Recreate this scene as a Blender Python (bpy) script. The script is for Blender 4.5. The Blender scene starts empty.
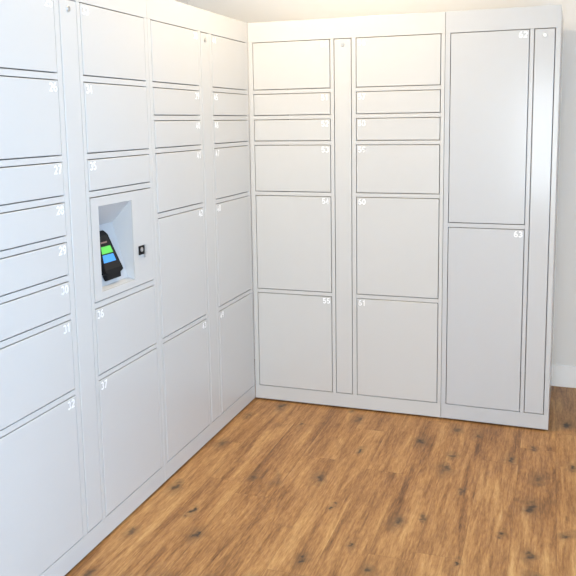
import bpy, bmesh, math
from mathutils import Vector, Matrix
C = bpy.context.scene.collection
PI = math.pi

# ------------------------------------------------------------------ materials
def mat(name, col, rough=.5, metal=0., bump=None, coat=0., emit=None, estr=0., spec=.5, vary=0.):
    m = bpy.data.materials.new(name); m.use_nodes = True
    nt = m.node_tree; b = nt.nodes['Principled BSDF']
    b.inputs['Base Color'].default_value = (*col, 1)
    b.inputs['Roughness'].default_value = rough
    b.inputs['Metallic'].default_value = metal
    b.inputs['Specular IOR Level'].default_value = spec
    if coat: b.inputs['Coat Weight'].default_value = coat; b.inputs['Coat Roughness'].default_value = .12
    if emit:
        b.inputs['Emission Color'].default_value = (*emit, 1); b.inputs['Emission Strength'].default_value = estr
    tc = nt.nodes.new('ShaderNodeTexCoord')
    if bump:
        sc, st, dist = bump
        n = nt.nodes.new('ShaderNodeTexNoise'); n.inputs['Scale'].default_value = sc; n.inputs['Detail'].default_value = 3
        bp = nt.nodes.new('ShaderNodeBump'); bp.inputs['Strength'].default_value = st; bp.inputs['Distance'].default_value = dist
        nt.links.new(tc.outputs['Object'], n.inputs['Vector'])
        nt.links.new(n.outputs['Fac'], bp.inputs['Height']); nt.links.new(bp.outputs['Normal'], b.inputs['Normal'])
    if vary:
        n2 = nt.nodes.new('ShaderNodeTexNoise'); n2.inputs['Scale'].default_value = 3
        r = nt.nodes.new('ShaderNodeValToRGB')
        r.color_ramp.elements[0].color = (*[c*(1-vary) for c in col], 1); r.color_ramp.elements[1].color = (*[min(1, c*(1+vary)) for c in col], 1)
        nt.links.new(tc.outputs['Object'], n2.inputs['Vector']); nt.links.new(n2.outputs['Fac'], r.inputs['Fac'])
        nt.links.new(r.outputs['Color'], b.inputs['Base Color'])
    return m

PAINT = mat('light_grey_powder_coat', (.60, .592, .575), .25, bump=(420, .10, .0012), vary=.012)
PAINT_B = mat('shaded_grey_gloss_powder_coat', (.555, .560, .568), .24, bump=(140, .16, .0012), vary=.012, coat=.22)  # gloss is its own finish; darker, cooler tone paints in weaker warm light
STRIP_B = mat('shaded_grey_gloss_paint', (.555, .560, .568), .2, bump=(60, .03, .001), coat=.3)  # same darkened tone on the strip, standing in for weaker light
STRIPM = mat('light_grey_smooth_paint', (.60, .592, .575), .24, bump=(300, .03, .001))
NICHE = mat('niche_white_plastic', (.55, .56, .57), .4)
WHITE = mat('white_vinyl_lettering', (.93, .93, .93), .45)
CHROME = mat('brushed_chrome', (.62, .62, .61), .35, .8)
BLACK = mat('black_plastic', (.008, .008, .009), .5, spec=.15)
DARKSCR = mat('dark_screen_glass', (.012, .010, .009), .35, spec=.2)
GREEN = mat('lit_green_button', (.10, .5, .08), .4, emit=(.12, .72, .07), estr=.38)
BLUE = mat('lit_blue_button', (.05, .25, .6), .4, emit=(.05, .30, .95), estr=.5)
BACKL = mat('dim_screen_text', (.25, .15, .12), .5, emit=(.35, .2, .15), estr=.12)
STEEL = mat('grey_steel', (.50, .50, .51), .3, .6)
WALL = mat('cream_white_wall_paint', (.83, .815, .795), .75, bump=(180, .12, .0015), vary=.01)
WALLB = mat('taupe_wall_paint', (.50, .48, .46), .75, bump=(180, .12, .0015))
CEIL = mat('white_ceiling_paint', (.70, .69, .67), .85, bump=(120, .1, .002))
TRIM = mat('white_gloss_trim', (.95, .952, .955), .35)
FRAME = mat('white_window_frame', (.8, .8, .8), .4)

def floor_mat():
    m = bpy.data.materials.new('wood_plank_vinyl'); m.use_nodes = True
    nt = m.node_tree; N = nt.nodes; L = nt.links; b = N['Principled BSDF']
    def nd(t, **kw):
        n = N.new(t)
        for k, v in kw.items(): setattr(n, k, v)
        return n
    def math_(op, a, b_=None, c=None):
        n = nd('ShaderNodeMath', operation=op)
        for i, v in enumerate((a, b_, c)):
            if v is None: continue
            if isinstance(v, (int, float)): n.inputs[i].default_value = v
            else: L.new(v, n.inputs[i])
        return n.outputs[0]
    tc = nd('ShaderNodeTexCoord'); sep = nd('ShaderNodeSeparateXYZ'); L.new(tc.outputs['Object'], sep.inputs[0])
    X, Y = sep.outputs[0], sep.outputs[1]
    W, LEN = .152, 1.22
    u = math_('DIVIDE', math_('ADD', X, 10.03), W); col = math_('FLOOR', u)
    wn = nd('ShaderNodeTexWhiteNoise', noise_dimensions='1D'); L.new(col, wn.inputs['W'])
    v = math_('ADD', math_('DIVIDE', math_('ADD', Y, 20.), LEN), math_('MULTIPLY', wn.outputs['Value'], 1.0))
    row = math_('FLOOR', v)
    cid = nd('ShaderNodeCombineXYZ'); L.new(col, cid.inputs[0]); L.new(row, cid.inputs[1])
    wn2 = nd('ShaderNodeTexWhiteNoise', noise_dimensions='3D'); L.new(cid.outputs[0], wn2.inputs['Vector'])
    rnd = wn2.outputs['Value']
    # coordinates shifted per plank
    off = nd('ShaderNodeVectorMath', operation='SCALE'); L.new(wn2.outputs['Color'], off.inputs[0]); off.inputs['Scale'].default_value = 37.
    pos = nd('ShaderNodeVectorMath', operation='ADD'); L.new(tc.outputs['Object'], pos.inputs[0]); L.new(off.outputs[0], pos.inputs[1])
    def mapped(sx, sy, add=None):
        mp = nd('ShaderNodeMapping'); mp.inputs['Scale'].default_value = (sx, sy, 1); L.new(pos.outputs[0], mp.inputs['Vector']); return mp.outputs[0]
    def noise(vec, scale, detail, rough=.55, dist=0.):
        n = nd('ShaderNodeTexNoise'); n.inputs['Scale'].default_value = scale; n.inputs['Detail'].default_value = detail
        n.inputs['Roughness'].default_value = rough; n.inputs['Distortion'].default_value = dist; L.new(vec, n.inputs['Vector']); return n.outputs['Fac']
    broad = noise(mapped(14, 1.7), 1., 3, .55, .5)
    grain = noise(mapped(56, 4.2), 1., 5, .68, .6)
    fine = noise(mapped(170, 26.), 1., 3, .6)
    blotch = noise(mapped(10, 7), 1., 3, .6, .4)
    t = math_('ADD', math_('MULTIPLY_ADD', broad, .42, .045), math_('MULTIPLY', grain, .50))
    t = math_('ADD', t, math_('MULTIPLY', fine, .30))
    t = math_('ADD', t, math_('MULTIPLY', math_('SUBTRACT', rnd, .5), .07))
    ramp = nd('ShaderNodeValToRGB'); cr = ramp.color_ramp
    cr.elements[0].position = .46; cr.elements[0].color = (.135, .060, .022, 1)
    cr.elements[1].position = .95; cr.elements[1].color = (0.745, 0.486, 0.214, 1)
    for p, c_ in ((.58, (0.292, 0.134, 0.044, 1)), (.68, (0.433, 0.215, 0.075, 1)), (.78, (0.564, 0.312, 0.115, 1))):
        e = cr.elements.new(p); e.color = c_
    L.new(t, ramp.inputs['Fac'])
    # knots: sparse dark spots with a soft halo, drawn along the grain
    vor = nd('ShaderNodeTexVoronoi', feature='F1', voronoi_dimensions='2D'); vor.inputs['Scale'].default_value = 1.; vor.inputs['Randomness'].default_value = 1.
    mpk = nd('ShaderNodeMapping'); mpk.inputs['Scale'].default_value = (8.0, 4.2, 1)
    wob = nd('ShaderNodeTexNoise'); wob.inputs['Scale'].default_value = 26; L.new(pos.outputs[0], wob.inputs['Vector'])
    wv = nd('ShaderNodeVectorMath', operation='MULTIPLY_ADD'); L.new(wob.outputs['Color'], wv.inputs[0]); wv.inputs[1].default_value = (.05, .11, 0); L.new(tc.outputs['Object'], wv.inputs[2])
    L.new(wv.outputs[0], mpk.inputs['Vector']); 
    flat = nd('ShaderNodeVectorMath', operation='MULTIPLY'); flat.inputs[1].default_value = (1, 1, 0); L.new(mpk.outputs[0], flat.inputs[0])
    L.new(flat.outputs[0], vor.inputs['Vector'])
    sc_ = nd('ShaderNodeSeparateColor'); L.new(vor.outputs['Color'], sc_.inputs[0])
    keep = math_('GREATER_THAN', sc_.outputs[0], .52)
    size = math_('ADD', math_('MULTIPLY', sc_.outputs[1], .11), .07)
    k = nd('ShaderNodeMapRange', interpolation_type='SMOOTHSTEP'); L.new(vor.outputs['Distance'], k.inputs['Value']); L.new(size, k.inputs['From Max'])
    k.inputs['From Min'].default_value = .02; k.inputs['To Min'].default_value = 1; k.inputs['To Max'].default_value = 0
    kn = math_('MULTIPLY', math_('MULTIPLY', k.outputs[0], keep), math_('MULTIPLY_ADD', sc_.outputs[2], .5, .5))
    hal = nd('ShaderNodeMapRange', interpolation_type='SMOOTHSTEP'); L.new(vor.outputs['Distance'], hal.inputs['Value']); L.new(math_('MULTIPLY', size, 2.7), hal.inputs['From Max'])
    hal.inputs['From Min'].default_value = .0; hal.inputs['To Min'].default_value = 1; hal.inputs['To Max'].default_value = 0
    hn = math_('MULTIPLY', math_('MULTIPLY', hal.outputs[0], keep), math_('MULTIPLY_ADD', grain, 1.1, .0))
    mixh = nd('ShaderNodeMix', data_type='RGBA'); L.new(hn, mixh.inputs['Factor']); L.new(ramp.outputs['Color'], mixh.inputs['A']); mixh.inputs['B'].default_value = (.13, .075, .036, 1)
    mixk = nd('ShaderNodeMix', data_type='RGBA'); L.new(kn, mixk.inputs['Factor']); L.new(mixh.outputs['Result'], mixk.inputs['A']); mixk.inputs['B'].default_value = (.055, .036, .022, 1)
    # smoky streaks
    st = nd('ShaderNodeMapRange', interpolation_type='SMOOTHSTEP'); L.new(blotch, st.inputs['Value']); st.inputs['From Min'].default_value = .60; st.inputs['From Max'].default_value = .80; st.inputs['To Max'].default_value = .5
    mixs = nd('ShaderNodeMix', data_type='RGBA'); L.new(st.outputs[0], mixs.inputs['Factor']); L.new(mixk.outputs['Result'], mixs.inputs['A']); mixs.inputs['B'].default_value = (.16, .085, .038, 1)
    # seams
    fu = math_('FRACT', u); fv = math_('FRACT', v)
    du = math_('MULTIPLY', math_('MINIMUM', fu, math_('SUBTRACT', 1., fu)), W); dv = math_('MULTIPLY', math_('MINIMUM', fv, math_('SUBTRACT', 1., fv)), LEN)
    seam = math_('LESS_THAN', math_('MINIMUM', du, dv), .0011)
    mixj = nd('ShaderNodeMix', data_type='RGBA'); L.new(math_('MULTIPLY', seam, .30), mixj.inputs['Factor']); L.new(mixs.outputs['Result'], mixj.inputs['A']); mixj.inputs['B'].default_value = (.10, .05, .022, 1)
    L.new(mixj.outputs['Result'], b.inputs['Base Color'])
    b.inputs['Roughness'].default_value = .42; b.inputs['Specular IOR Level'].default_value = .35
    bp = nd('ShaderNodeBump'); bp.inputs['Strength'].default_value = .15; bp.inputs['Distance'].default_value = .001
    L.new(math_('SUBTRACT', grain, math_('MULTIPLY', seam, .6)), bp.inputs['Height']); L.new(bp.outputs['Normal'], b.inputs['Normal'])
    return m
FLOOR = floor_mat()

def glass_mat():
    m = bpy.data.materials.new('window_glass'); m.use_nodes = True
    nt = m.node_tree; nt.nodes.clear()
    o = nt.nodes.new('ShaderNodeOutputMaterial'); t = nt.nodes.new('ShaderNodeBsdfTransparent'); g = nt.nodes.new('ShaderNodeBsdfGlossy')
    g.inputs['Roughness'].default_value = .02; mx = nt.nodes.new('ShaderNodeMixShader'); mx.inputs[0].default_value = .05
    nt.links.new(t.outputs[0], mx.inputs[1]); nt.links.new(g.outputs[0], mx.inputs[2]); nt.links.new(mx.outputs[0], o.inputs[0])
    return m
GLASS = glass_mat()

# ------------------------------------------------------------------ mesh helpers
def box(bm, x0, x1, y0, y1, z0, z1, bev=0., seg=2):
    t = bmesh.new()
    bmesh.ops.create_cube(t, size=1)
    for v in t.verts:
        v.co = Vector(((x0+x1)/2+v.co.x*(x1-x0), (y0+y1)/2+v.co.y*(y1-y0), (z0+z1)/2+v.co.z*(z1-z0)))
    if bev: bmesh.ops.bevel(t, geom=t.edges[:], offset=bev, segments=seg, affect='EDGES', profile=.5)
    me = bpy.data.meshes.new('t'); t.to_mesh(me); t.free(); bm.from_mesh(me); bpy.data.meshes.remove(me)

def lathe(bm, prof, seg=32, M=Matrix()):
    rings = []
    for r, h in prof:
        rings.append([bm.verts.new(M @ Vector((r*math.cos(2*PI*i/seg), r*math.sin(2*PI*i/seg), h))) for i in range(seg)])
    for a, b in zip(rings, rings[1:]):
        for i in range(seg): bm.faces.new((a[i], a[(i+1) % seg], b[(i+1) % seg], b[i]))
    bm.faces.new(rings[0][::-1]); bm.faces.new(rings[-1])

def prism(bm, pts, d0, d1, to3):
    """extrude outline pts (a,b) between depth d0 and d1; to3(a,b,d) -> Vector"""
    a = [bm.verts.new(to3(p[0], p[1], d0)) for p in pts]; b = [bm.verts.new(to3(p[0], p[1], d1)) for p in pts]
    n = len(pts)
    bm.faces.new(a[::-1]); bm.faces.new(b)
    for i in range(n): bm.faces.new((a[i], a[(i+1) % n], b[(i+1) % n], b[i]))

def obj(name, bm, m, parent=None, smooth=False):
    bmesh.ops.recalc_face_normals(bm, faces=bm.faces[:])
    me = bpy.data.meshes.new(name); bm.to_mesh(me); bm.free(); me.materials.append(m)
    if smooth:
        for p in me.polygons: p.use_smooth = True
    o = bpy.data.objects.new(name, me); C.objects.link(o)
    if parent: o.parent = parent
    return o

def bx(name, m, parent, *a, bev=0., seg=2):
    bm = bmesh.new(); box(bm, *a, bev=bev, seg=seg); return obj(name, bm, m, parent)

def tag(o, label, cat, group=None):
    o['label'] = label; o['category'] = cat
    if group: o['group'] = group
    return o
def empty(name, loc, rz=0):
    o = bpy.data.objects.new(name, None); C.objects.link(o); o.location = loc; o.rotation_euler = (0, 0, rz); o.empty_display_size = .1
    return o
def struct(name, bm, m):
    o = obj(name, bm, m); o['kind'] = 'structure'; return o

def arc(cx, cy, rx, ry, a0, a1, n=14):
    return [(cx+rx*math.cos(math.radians(a0+(a1-a0)*i/n)), cy+ry*math.sin(math.radians(a0+(a1-a0)*i/n))) for i in range(n+1)]
def loop(cx, cy, rx, ry): return ('loop', arc(cx, cy, rx, ry, 90, 450, 24)[:-1])
six = [loop(.32, .32, .22, .22), ('line', [(.10, .32)]+arc(.40, .40, .30, .50, 180, 82, 10))]
GLYPH = {
 '0': [loop(.32, .5, .22, .40)],
 '1': [('line', [(.10, .72), (.34, .90), (.34, .0)])],
 '2': [('line', arc(.31, .66, .21, .24, 165, -35, 14)+[(.10, .10), (.56, .10)])],
 '3': [('line', arc(.29, .69, .20, .21, 150, -90, 14)), ('line', arc(.29, .29, .23, .20, 90, -155, 14))],
 '4': [('line', [(.58, .28), (.10, .28), (.38, .92)]), ('line', [(.42, .62), (.42, .0)])],
 '5': [('line', [(.53, .90), (.16, .90), (.13, .50)]+arc(.30, .33, .23, .24, 115, -150, 14))],
 '6': six,
 '7': [('line', [(.06, .90), (.52, .90), (.22, .0)])],
 '8': [loop(.32, .71, .18, .19), loop(.32, .29, .22, .20)],
 '9': [(k, [(.64-x, 1-y) for x, y in p]) for k, p in six],
}
def text_mesh(s, height, align):
    """bold upright digits facing -y; top edge at z = 0; flush left or right at x = 0"""
    bm = bmesh.new(); w = .095; adv = .70; k = height
    x0 = -(adv*len(s)-.06) if align == 'R' else 0.
    for i, ch in enumerate(s):
        for kind, pts in GLYPH[ch]:
            n = len(pts); L_, R_ = [], []
            for q in range(n):
                p = Vector(pts[q])
                pa = Vector(pts[(q-1) % n]) if (q > 0 or kind == 'loop') else None
                pb = Vector(pts[(q+1) % n]) if (q < n-1 or kind == 'loop') else None
                d1 = (p-pa).normalized() if pa else (pb-p).normalized()
                d2 = (pb-p).normalized() if pb else d1
                t = (d1+d2).normalized(); nrm = Vector((-t.y, t.x)); m_ = min(1.9, 1/max(.3, t.dot(d1)))
                for lst, sg in ((L_, 1), (R_, -1)):
                    v = p+nrm*w*m_*sg
                    lst.append(tuple(bm.verts.new(((x0+i*adv+v.x)*k, y, (v.y-1)*k)) for y in (0, .0005)))
            e = n if kind == 'loop' else n-1
            for q in range(e):
                r = (q+1) % n
                bm.faces.new((L_[q][0], R_[q][0], R_[r][0], L_[r][0]))
                bm.faces.new((L_[q][0], L_[r][0], L_[r][1], L_[q][1])); bm.faces.new((R_[q][0], R_[q][1], R_[r][1], R_[r][0]))
    return bm

# ------------------------------------------------------------------ locker units
H = 1.95; ZT, ZB = 1.8515, .0735; GAP = .0015
ROW6 = [(1.8515, 1.619), (1.597, 1.4915), (1.4695, 1.3635), (1.342, 1.108), (1.086, .5985), (.5765, .0735)]
ROW8 = [(1.8515, 1.619), (1.597, 1.3635), (1.342, 1.236), (1.2135, 1.1075), (1.0855, .9795), (.9575, .851), (.830, .596), (.5745, .0735)]
ROWK = [(1.8515, 1.619), (1.597, 1.3635), (1.342, 1.236), (1.2135, .853), (.830, .595), (.5755, .0735)]
ROW2 = [(1.8515, .9735), (.9505, .0735)]

def unit(loc, rz, width, cols, strip, label, PAINT=PAINT, STRIPM=STRIPM):
    """cols: (x0, x1, rows, numbers, side the number sits on); numbers None marks the terminal panel"""
    root = empty('parcel_locker', loc, rz); tag(root, label, 'locker', 'parcel lockers around the corner')
    T = .0012
    bm = bmesh.new()                                       # carcass: open-fronted steel shell
    box(bm, .0006, .0006+T*8, .02, .60, -.008, H-.001); box(bm, width-.0006-T*8, width-.0006, .02, .60, -.008, H-.001)
    box(bm, .0102, width-.0102, .02, .60, H-.011, H-.001); box(bm, .0102, width-.0102, .02, .60, .07, .08); box(bm, .0102, width-.0102, .59, .60, .08, H-.011)
    obj('carcass', bm, PAINT, root)
    bm = bmesh.new()                                       # face frame: stiles and rails
    edges = sorted([(c[0], c[1]) for c in cols]+[strip])
    xs = [.0006]+[e for p in edges for e in p]+[width-.0006]
    D = .018
    for a, b in zip(xs[0::2], xs[1::2]):
        bx('frame_stile', PAINT, root, a+(GAP if a > .001 else 0), b-(GAP if b < width-.001 else 0), 0, D, ZB-GAP, ZT+GAP, bev=.0012)
    bm.free()
    for c in cols:
        for (t0, b0), (t1, b1) in zip(c[2], c[2][1:]):
            bx('frame_rail', PAINT, root, c[0]-GAP, c[1]+GAP, .0004, D, t1+GAP, b0-GAP, bev=.0010)
    bx('header_panel', PAINT, root, .0006, width-.0006, 0, .022, ZT+GAP, H, bev=.0014)
    bx('plinth', PAINT, root, .0006, width-.0006, .0, .020, .0, ZB-GAP, bev=.0014)
    for c in cols:
        x0, x1, rows, nums, side = c
        for (zt, zb), n in zip(rows, nums):
            if n is None: kiosk(root, x0, x1, zb, zt); continue
            d = bx('locker_door', PAINT, root, x0+GAP, x1-GAP, -.0012, .017, zb+GAP, zt-GAP, bev=.0022, seg=3)
            t = obj('door_number', text_mesh(str(n), .029, side), WHITE, d)
            t.location = ((x1-.008) if side == 'R' else (x0+.008), -.0018, zt-.0075)
    s = bx('filler_panel', STRIPM, root, strip[0]+GAP, strip[1]-GAP, -.0012, .017, ZB+GAP, ZT-GAP, bev=.0026, seg=3)
    # cam lock near the top
    bm = bmesh.new(); M = Matrix.Translation(((strip[0]+strip[1])/2, -.0011, 1.823)) @ Matrix.Rotation(PI/2, 4, 'X')
    lathe(bm, [(.0098, 0), (.0098, .002), (.0086, .003), (.0066, .003), (.0064, .0012), (.0058, .0012), (.0056, .0024), (.002, .0024)], 28, M)
    k = obj('cam_lock', bm, CHROME, s, False); k['label'] = 'small chrome cam lock'
    return root

def kiosk(root, x0, x1, zb, zt):
    a, b, lo, hi = x0+.046, x0+.266, .882, 1.181           # niche opening
    bm = bmesh.new(); y0, y1 = -.0012, .004
    X0, X1, Z0, Z1 = x0+GAP, x1-GAP, zb+GAP, zt-GAP
    def ring(y): return ([bm.verts.new((x, y, z)) for x, z in ((X0, Z0), (X1, Z0), (X1, Z1), (X0, Z1))], [bm.verts.new((x, y, z)) for x, z in ((a, lo), (b, lo), (b, hi), (a, hi))])
    of, inf = ring(y0); ob, inb = ring(y1)
    for i in range(4):
        j = (i+1) % 4
        bm.faces.new((of[i], of[j], inf[j], inf[i])); bm.faces.new((ob[i], inb[i], inb[j], ob[j]))
        bm.faces.new((of[i], ob[i], ob[j], of[j])); bm.faces.new((inf[i], inf[j], inb[j], inb[i]))
    p = obj('terminal_panel', bm, PAINT, root)
    # tapered recess: sloping roof, sloping back, short ledge (2 mm sheet)
    bm = bmesh.new(); prof = [(y1-.0005, hi), (.0865, 1.096), (.030, .889), (y1-.0005, lo)]
    th = .002
    outer = [(y1, hi+th), (.0895, 1.0965), (.032, .8865), (y1, lo-th)]
    for i in range(3):
        (ya, za), (yb, zb_) = prof[i], prof[i+1]; (oa, pa), (oc, pc) = outer[i], outer[i+1]
        q = [(ya, za), (yb, zb_), (oc, pc), (oa, pa)]
        prism(bm, q, a-th, b+th, lambda y, z, x: Vector((x, y, z)))
    for xa, xb in ((a-th, a), (b, b+th)):
        prism(bm, prof, xa, xb, lambda y, z, x: Vector((x, y, z)))
    obj('recess', bm, NICHE, p)['label'] = 'white tapered recess'
    # latch beside the niche
    bm = bmesh.new(); lx = x0+.3165; lz = .985
    box(bm, lx-.018, lx+.018, -.0062, -.0010, lz-.017, lz+.017, bev=.0015)
    lt = obj('latch', bm, BLACK, p); lt['label'] = 'small black latch'
    bm = bmesh.new(); lathe(bm, [(.0085, 0), (.0085, .003), (.007, .0042), (.001, .0042)], 24, Matrix.Translation((lx-.004, -.006, lz+.003)) @ Matrix.Rotation(PI/2, 4, 'X'))
    # chrome keyed barrel and hanging grey tongue
    box(bm, lx+.019, lx+.027, -.012, -.0012, lz-.030, lz+.018, bev=.0015)
    obj('keyed_barrel', bm, STEEL, p)['label'] = 'grey steel lock barrel and tongue'

# right-hand run: fronts on y = 0 ; left-hand run: fronts on x = 0
unit((0, 0, 0), 0, .9828, [(.026, .428, ROW6, range(50, 56), 'R'), (.559, .9635, ROW6, range(56, 62), 'L')], (.449, .535),
     'pale grey locker unit on the back wall, doors numbered 50 to 61')
unit((.9832, 0, 0), -math.radians(1.2), .5050, [(.0245, .373, ROW2, (62, 63), 'R')], (.3935, .4815),
     'narrow pale grey locker unit with two tall doors numbered 62 and 63, ending the row', PAINT_B, STRIP_B)
unit((0, -1.0068, 0), PI/2, 1.0055, [(.0255, .4355, ROW6, range(38, 44), 'R'), (.5755, .9790, ROW6, range(44, 50), 'L')], (.4605, .5500),
     'pale grey locker unit along the left side, between the terminal niche and the corner')
near = unit((0, -2.0180, 0), PI/2, 1.0108, [(.0265, .4365, ROW8, range(25, 33), 'R'), (.5760, .9855, ROWK, (33, 34, 35, None, 36, 37), 'L')], (.4635, .5550),
     'nearest pale grey locker unit at left, with doors 25 to 37 and the terminal niche')

# ------------------------------------------------------------------ handheld terminal standing in the niche
A_ = Vector((0, .0865, 1.096)); B_ = Vector((0, .030, .889))
tv = (A_-B_).normalized(); nv = Vector((0, -tv.z, tv.y))   # up the slope, out of the slope (local frame of the left run)
if nv.y > 0: nv = -nv
U0 = 2.0180
term = empty('payment_terminal', (0, -2.0180, 0), PI/2)
tag(term, 'black handheld terminal with green and blue lit buttons, leaning in the niche on the left', 'terminal')
def P(y, s, d):                                            # world y, distance up the slope, height off the slope
    return Vector((y+U0, 0, 0)) + B_ + tv*s + nv*d
def term_part(name, pts, d0, d1, m, parent, bev=0.):
    bm = bmesh.new(); prism(bm, pts, d0, d1, P)
    bmesh.ops.recalc_face_normals(bm, faces=bm.faces[:])
    if bev: bmesh.ops.bevel(bm, geom=bm.edges[:], offset=bev, segments=2, affect='EDGES')
    return obj(name, bm, m, parent)
term_part('body', [(-1.330, .032), (-1.241, .032), (-1.222, .038), (-1.260, .176), (-1.270, .186), (-1.280, .193), (-1.332, .193), (-1.340, .184), (-1.348, .068), (-1.342, .042)], .002, .024, BLACK, term, .0025)
scr = term_part('screen', [(-1.340, .050), (-1.236, .050), (-1.271, .174), (-1.330, .176)], .0235, .0250, DARKSCR, term, .0004)
term_part('green_button', [(-1.332, .109), (-1.262, .108), (-1.269, .134), (-1.328, .135)], .0248, .0258, GREEN, scr)['label'] = 'lit green button'
term_part('blue_button', [(-1.336, .077), (-1.258, .076), (-1.264, .103), (-1.332, .105)], .0248, .0258, BLUE, scr)['label'] = 'lit blue button'
term_part('screen_text', [(-1.322, .146), (-1.282, .146), (-1.282, .152), (-1.322, .152)], .0248, .0254, BACKL, scr)
bm = bmesh.new(); 
prism(bm, [(-1.326, .014), (-1.242, .014), (-1.236, .034), (-1.332, .034)], .0008, .017, P)
obj('dock_foot', bm, BLACK, term)

# ------------------------------------------------------------------ the room
ZF = -.008
XL, XR, YB, YF, ZC = -.645, 2.7, .655, -6.2, 2.75
bm = bmesh.new(); box(bm, XL-.1, XR+.1, YF-.1, YB+.1, -.088, ZF); struct('floor', bm, FLOOR)
bm = bmesh.new(); box(bm, XL-.1, XR+.1, YF-.1, YB+.1, ZC, ZC+.08); struct('ceiling', bm, CEIL)
bm = bmesh.new(); box(bm, XL-.1, XR+.1, YB, YB+.1, ZF, ZC); struct('wall_back', bm, WALL)
bm = bmesh.new(); box(bm, XL-.1, XL, YF, YB, ZF, ZC); struct('wall_left', bm, WALL)
def wall_with_hole(name, u0, u1, a, b, z0, z1, f):
    bm = bmesh.new()
    for q in ((u0, a, ZF, ZC), (b, u1, ZF, ZC), (a, b, ZF, z0), (a, b, z1, ZC)):
        if q[1]-q[0] > .001 and q[3]-q[2] > .001: box(bm, *f(q[0], q[1]), q[2], q[3])
    struct(name, bm, WALL)
def window(name, a, b, z0, z1, f, g, nm):
    bm = bmesh.new(); t = .05
    for q in ((a, a+t, z0, z1), (b-t, b, z0, z1), (a+t, b-t, z0, z0+t), (a+t, b-t, z1-t, z1), ((a+b)/2-t/2, (a+b)/2+t/2, z0+t, z1-t)):
        box(bm, *f(q[0], q[1]), q[2], q[3])
    w = struct(name, bm, FRAME)
    bm = bmesh.new(); box(bm, *g(a+t, b-t), z0+t, z1-t); obj('pane', bm, GLASS, w)
    return w
WR = (-4.0, -2.3, .4, 2.05); WF = (.72, 1.50, .45, 1.95); WG = (1.80, 2.60, .05, 2.10)
wall_with_hole('wall_right', YF, YB, *WR, lambda p, q: (XR, XR+.1, p, q))
window('window_1', *WR, lambda p, q: (XR+.02, XR+.08, p, q), lambda p, q: (XR+.045, XR+.051, p, q), 1)
FQ = lambda p, q: (p, q, YF-.1, YF)
bm = bmesh.new()
for q in ((XL-.1, WF[0], ZF, ZC), (WF[0], WF[1], ZF, WF[2]), (WF[0], WF[1], WF[3], ZC), (WF[1], WG[0], ZF, ZC), (WG[0], WG[1], ZF, WG[2]), (WG[0], WG[1], WG[3], ZC), (WG[1], XR+.1, ZF, ZC)):
    box(bm, *FQ(q[0], q[1]), q[2], q[3])
struct('wall_front', bm, WALLB)
window('window_2', *WF, lambda p, q: (p, q, YF-.08, YF-.02), lambda p, q: (p, q, YF-.051, YF-.045), 2)
window('fill_window_3', *WG, lambda p, q: (p, q, YF-.08, YF-.02), lambda p, q: (p, q, YF-.051, YF-.045), 3)  # added unseen opening, made up to carry fill for the right run
bm = bmesh.new(); box(bm, XL, XR, YB-.010, YB, ZF, .114, bev=.003); struct('baseboard_back', bm, TRIM)

# ------------------------------------------------------------------ light
def area(name, loc, rot, sx, sy, power, col, shape='RECTANGLE', spread=PI):
    l = bpy.data.lights.new(name, 'AREA'); l.shape = shape; l.size = sx
    if shape in ('RECTANGLE', 'ELLIPSE'): l.size_y = sy
    l.energy = power; l.color = col; l.spread = spread
    o = bpy.data.objects.new(name, l); C.objects.link(o); o.location = loc; o.rotation_euler = rot
    return o
DAY = (.74, .86, 1.); WARM = (1., .79, .51)
area('daylight_side', (XR+.16, (WR[0]+WR[1])/2, (WR[2]+WR[3])/2), (0, PI/2, 0), WR[3]-WR[2], WR[1]-WR[0], 138, (.33, .62, 1.))
area('daylight_front', ((WF[0]+WF[1])/2, YF-.16, (WF[2]+WF[3])/2), (PI/2, 0, 0), WF[1]-WF[0], WF[3]-WF[2], 46, (.76, .89, 1.))
area('fill_front_right', ((WG[0]+WG[1])/2, YF-.16, (WG[2]+WG[3])/2), (PI/2, 0, 0), WG[1]-WG[0], WG[3]-WG[2], 126, (1., .955, .80))  # added fill behind the made-up opening, lights right run and back wall
DL = [(.43, -.62, 25), (.50, -1.60, 7.0)]  # corner lamp first; the second is added fill for the left locker tops
for i, (x, y, e) in enumerate(DL):
    bm = bmesh.new(); lathe(bm, [(.075, 0), (.105, 0), (.11, .004), (.11, .012), (.075, .012)], 40, Matrix.Translation((x, y, ZC-.012)))
    struct('trim_%d' % (i+1), bm, TRIM)
    area('downlight_and_fill', (x, y, ZC-.014), (0, 0, 0), .15, .15, e, WARM, 'DISK')

w = bpy.data.worlds.new('sky'); bpy.context.scene.world = w; w.use_nodes = True
w.node_tree.nodes['Background'].inputs['Color'].default_value = (.75, .86, 1, 1); w.node_tree.nodes['Background'].inputs['Strength'].default_value = 1.5

# ------------------------------------------------------------------ camera
cam = bpy.data.cameras.new('camera'); co = bpy.data.objects.new('camera', cam); C.objects.link(co)
co.location = (1.47128655, -3.63608609, 1.45779504)
co.rotation_euler = tuple(math.radians(a) for a in (82.12334195, .80553401, 18.52555043))
cam.sensor_width = 36; cam.lens = 761.947*36/576; cam.shift_x = -8.506/576; cam.shift_y = -60.751/576
cam.clip_start = .05
sc = bpy.context.scene; sc.camera = co
sc.view_settings.view_transform = 'Standard'; sc.view_settings.look = 'None'
sc.view_settings.exposure = -0.06; sc.view_settings.gamma = 1; sc.view_settings.use_curve_mapping = False
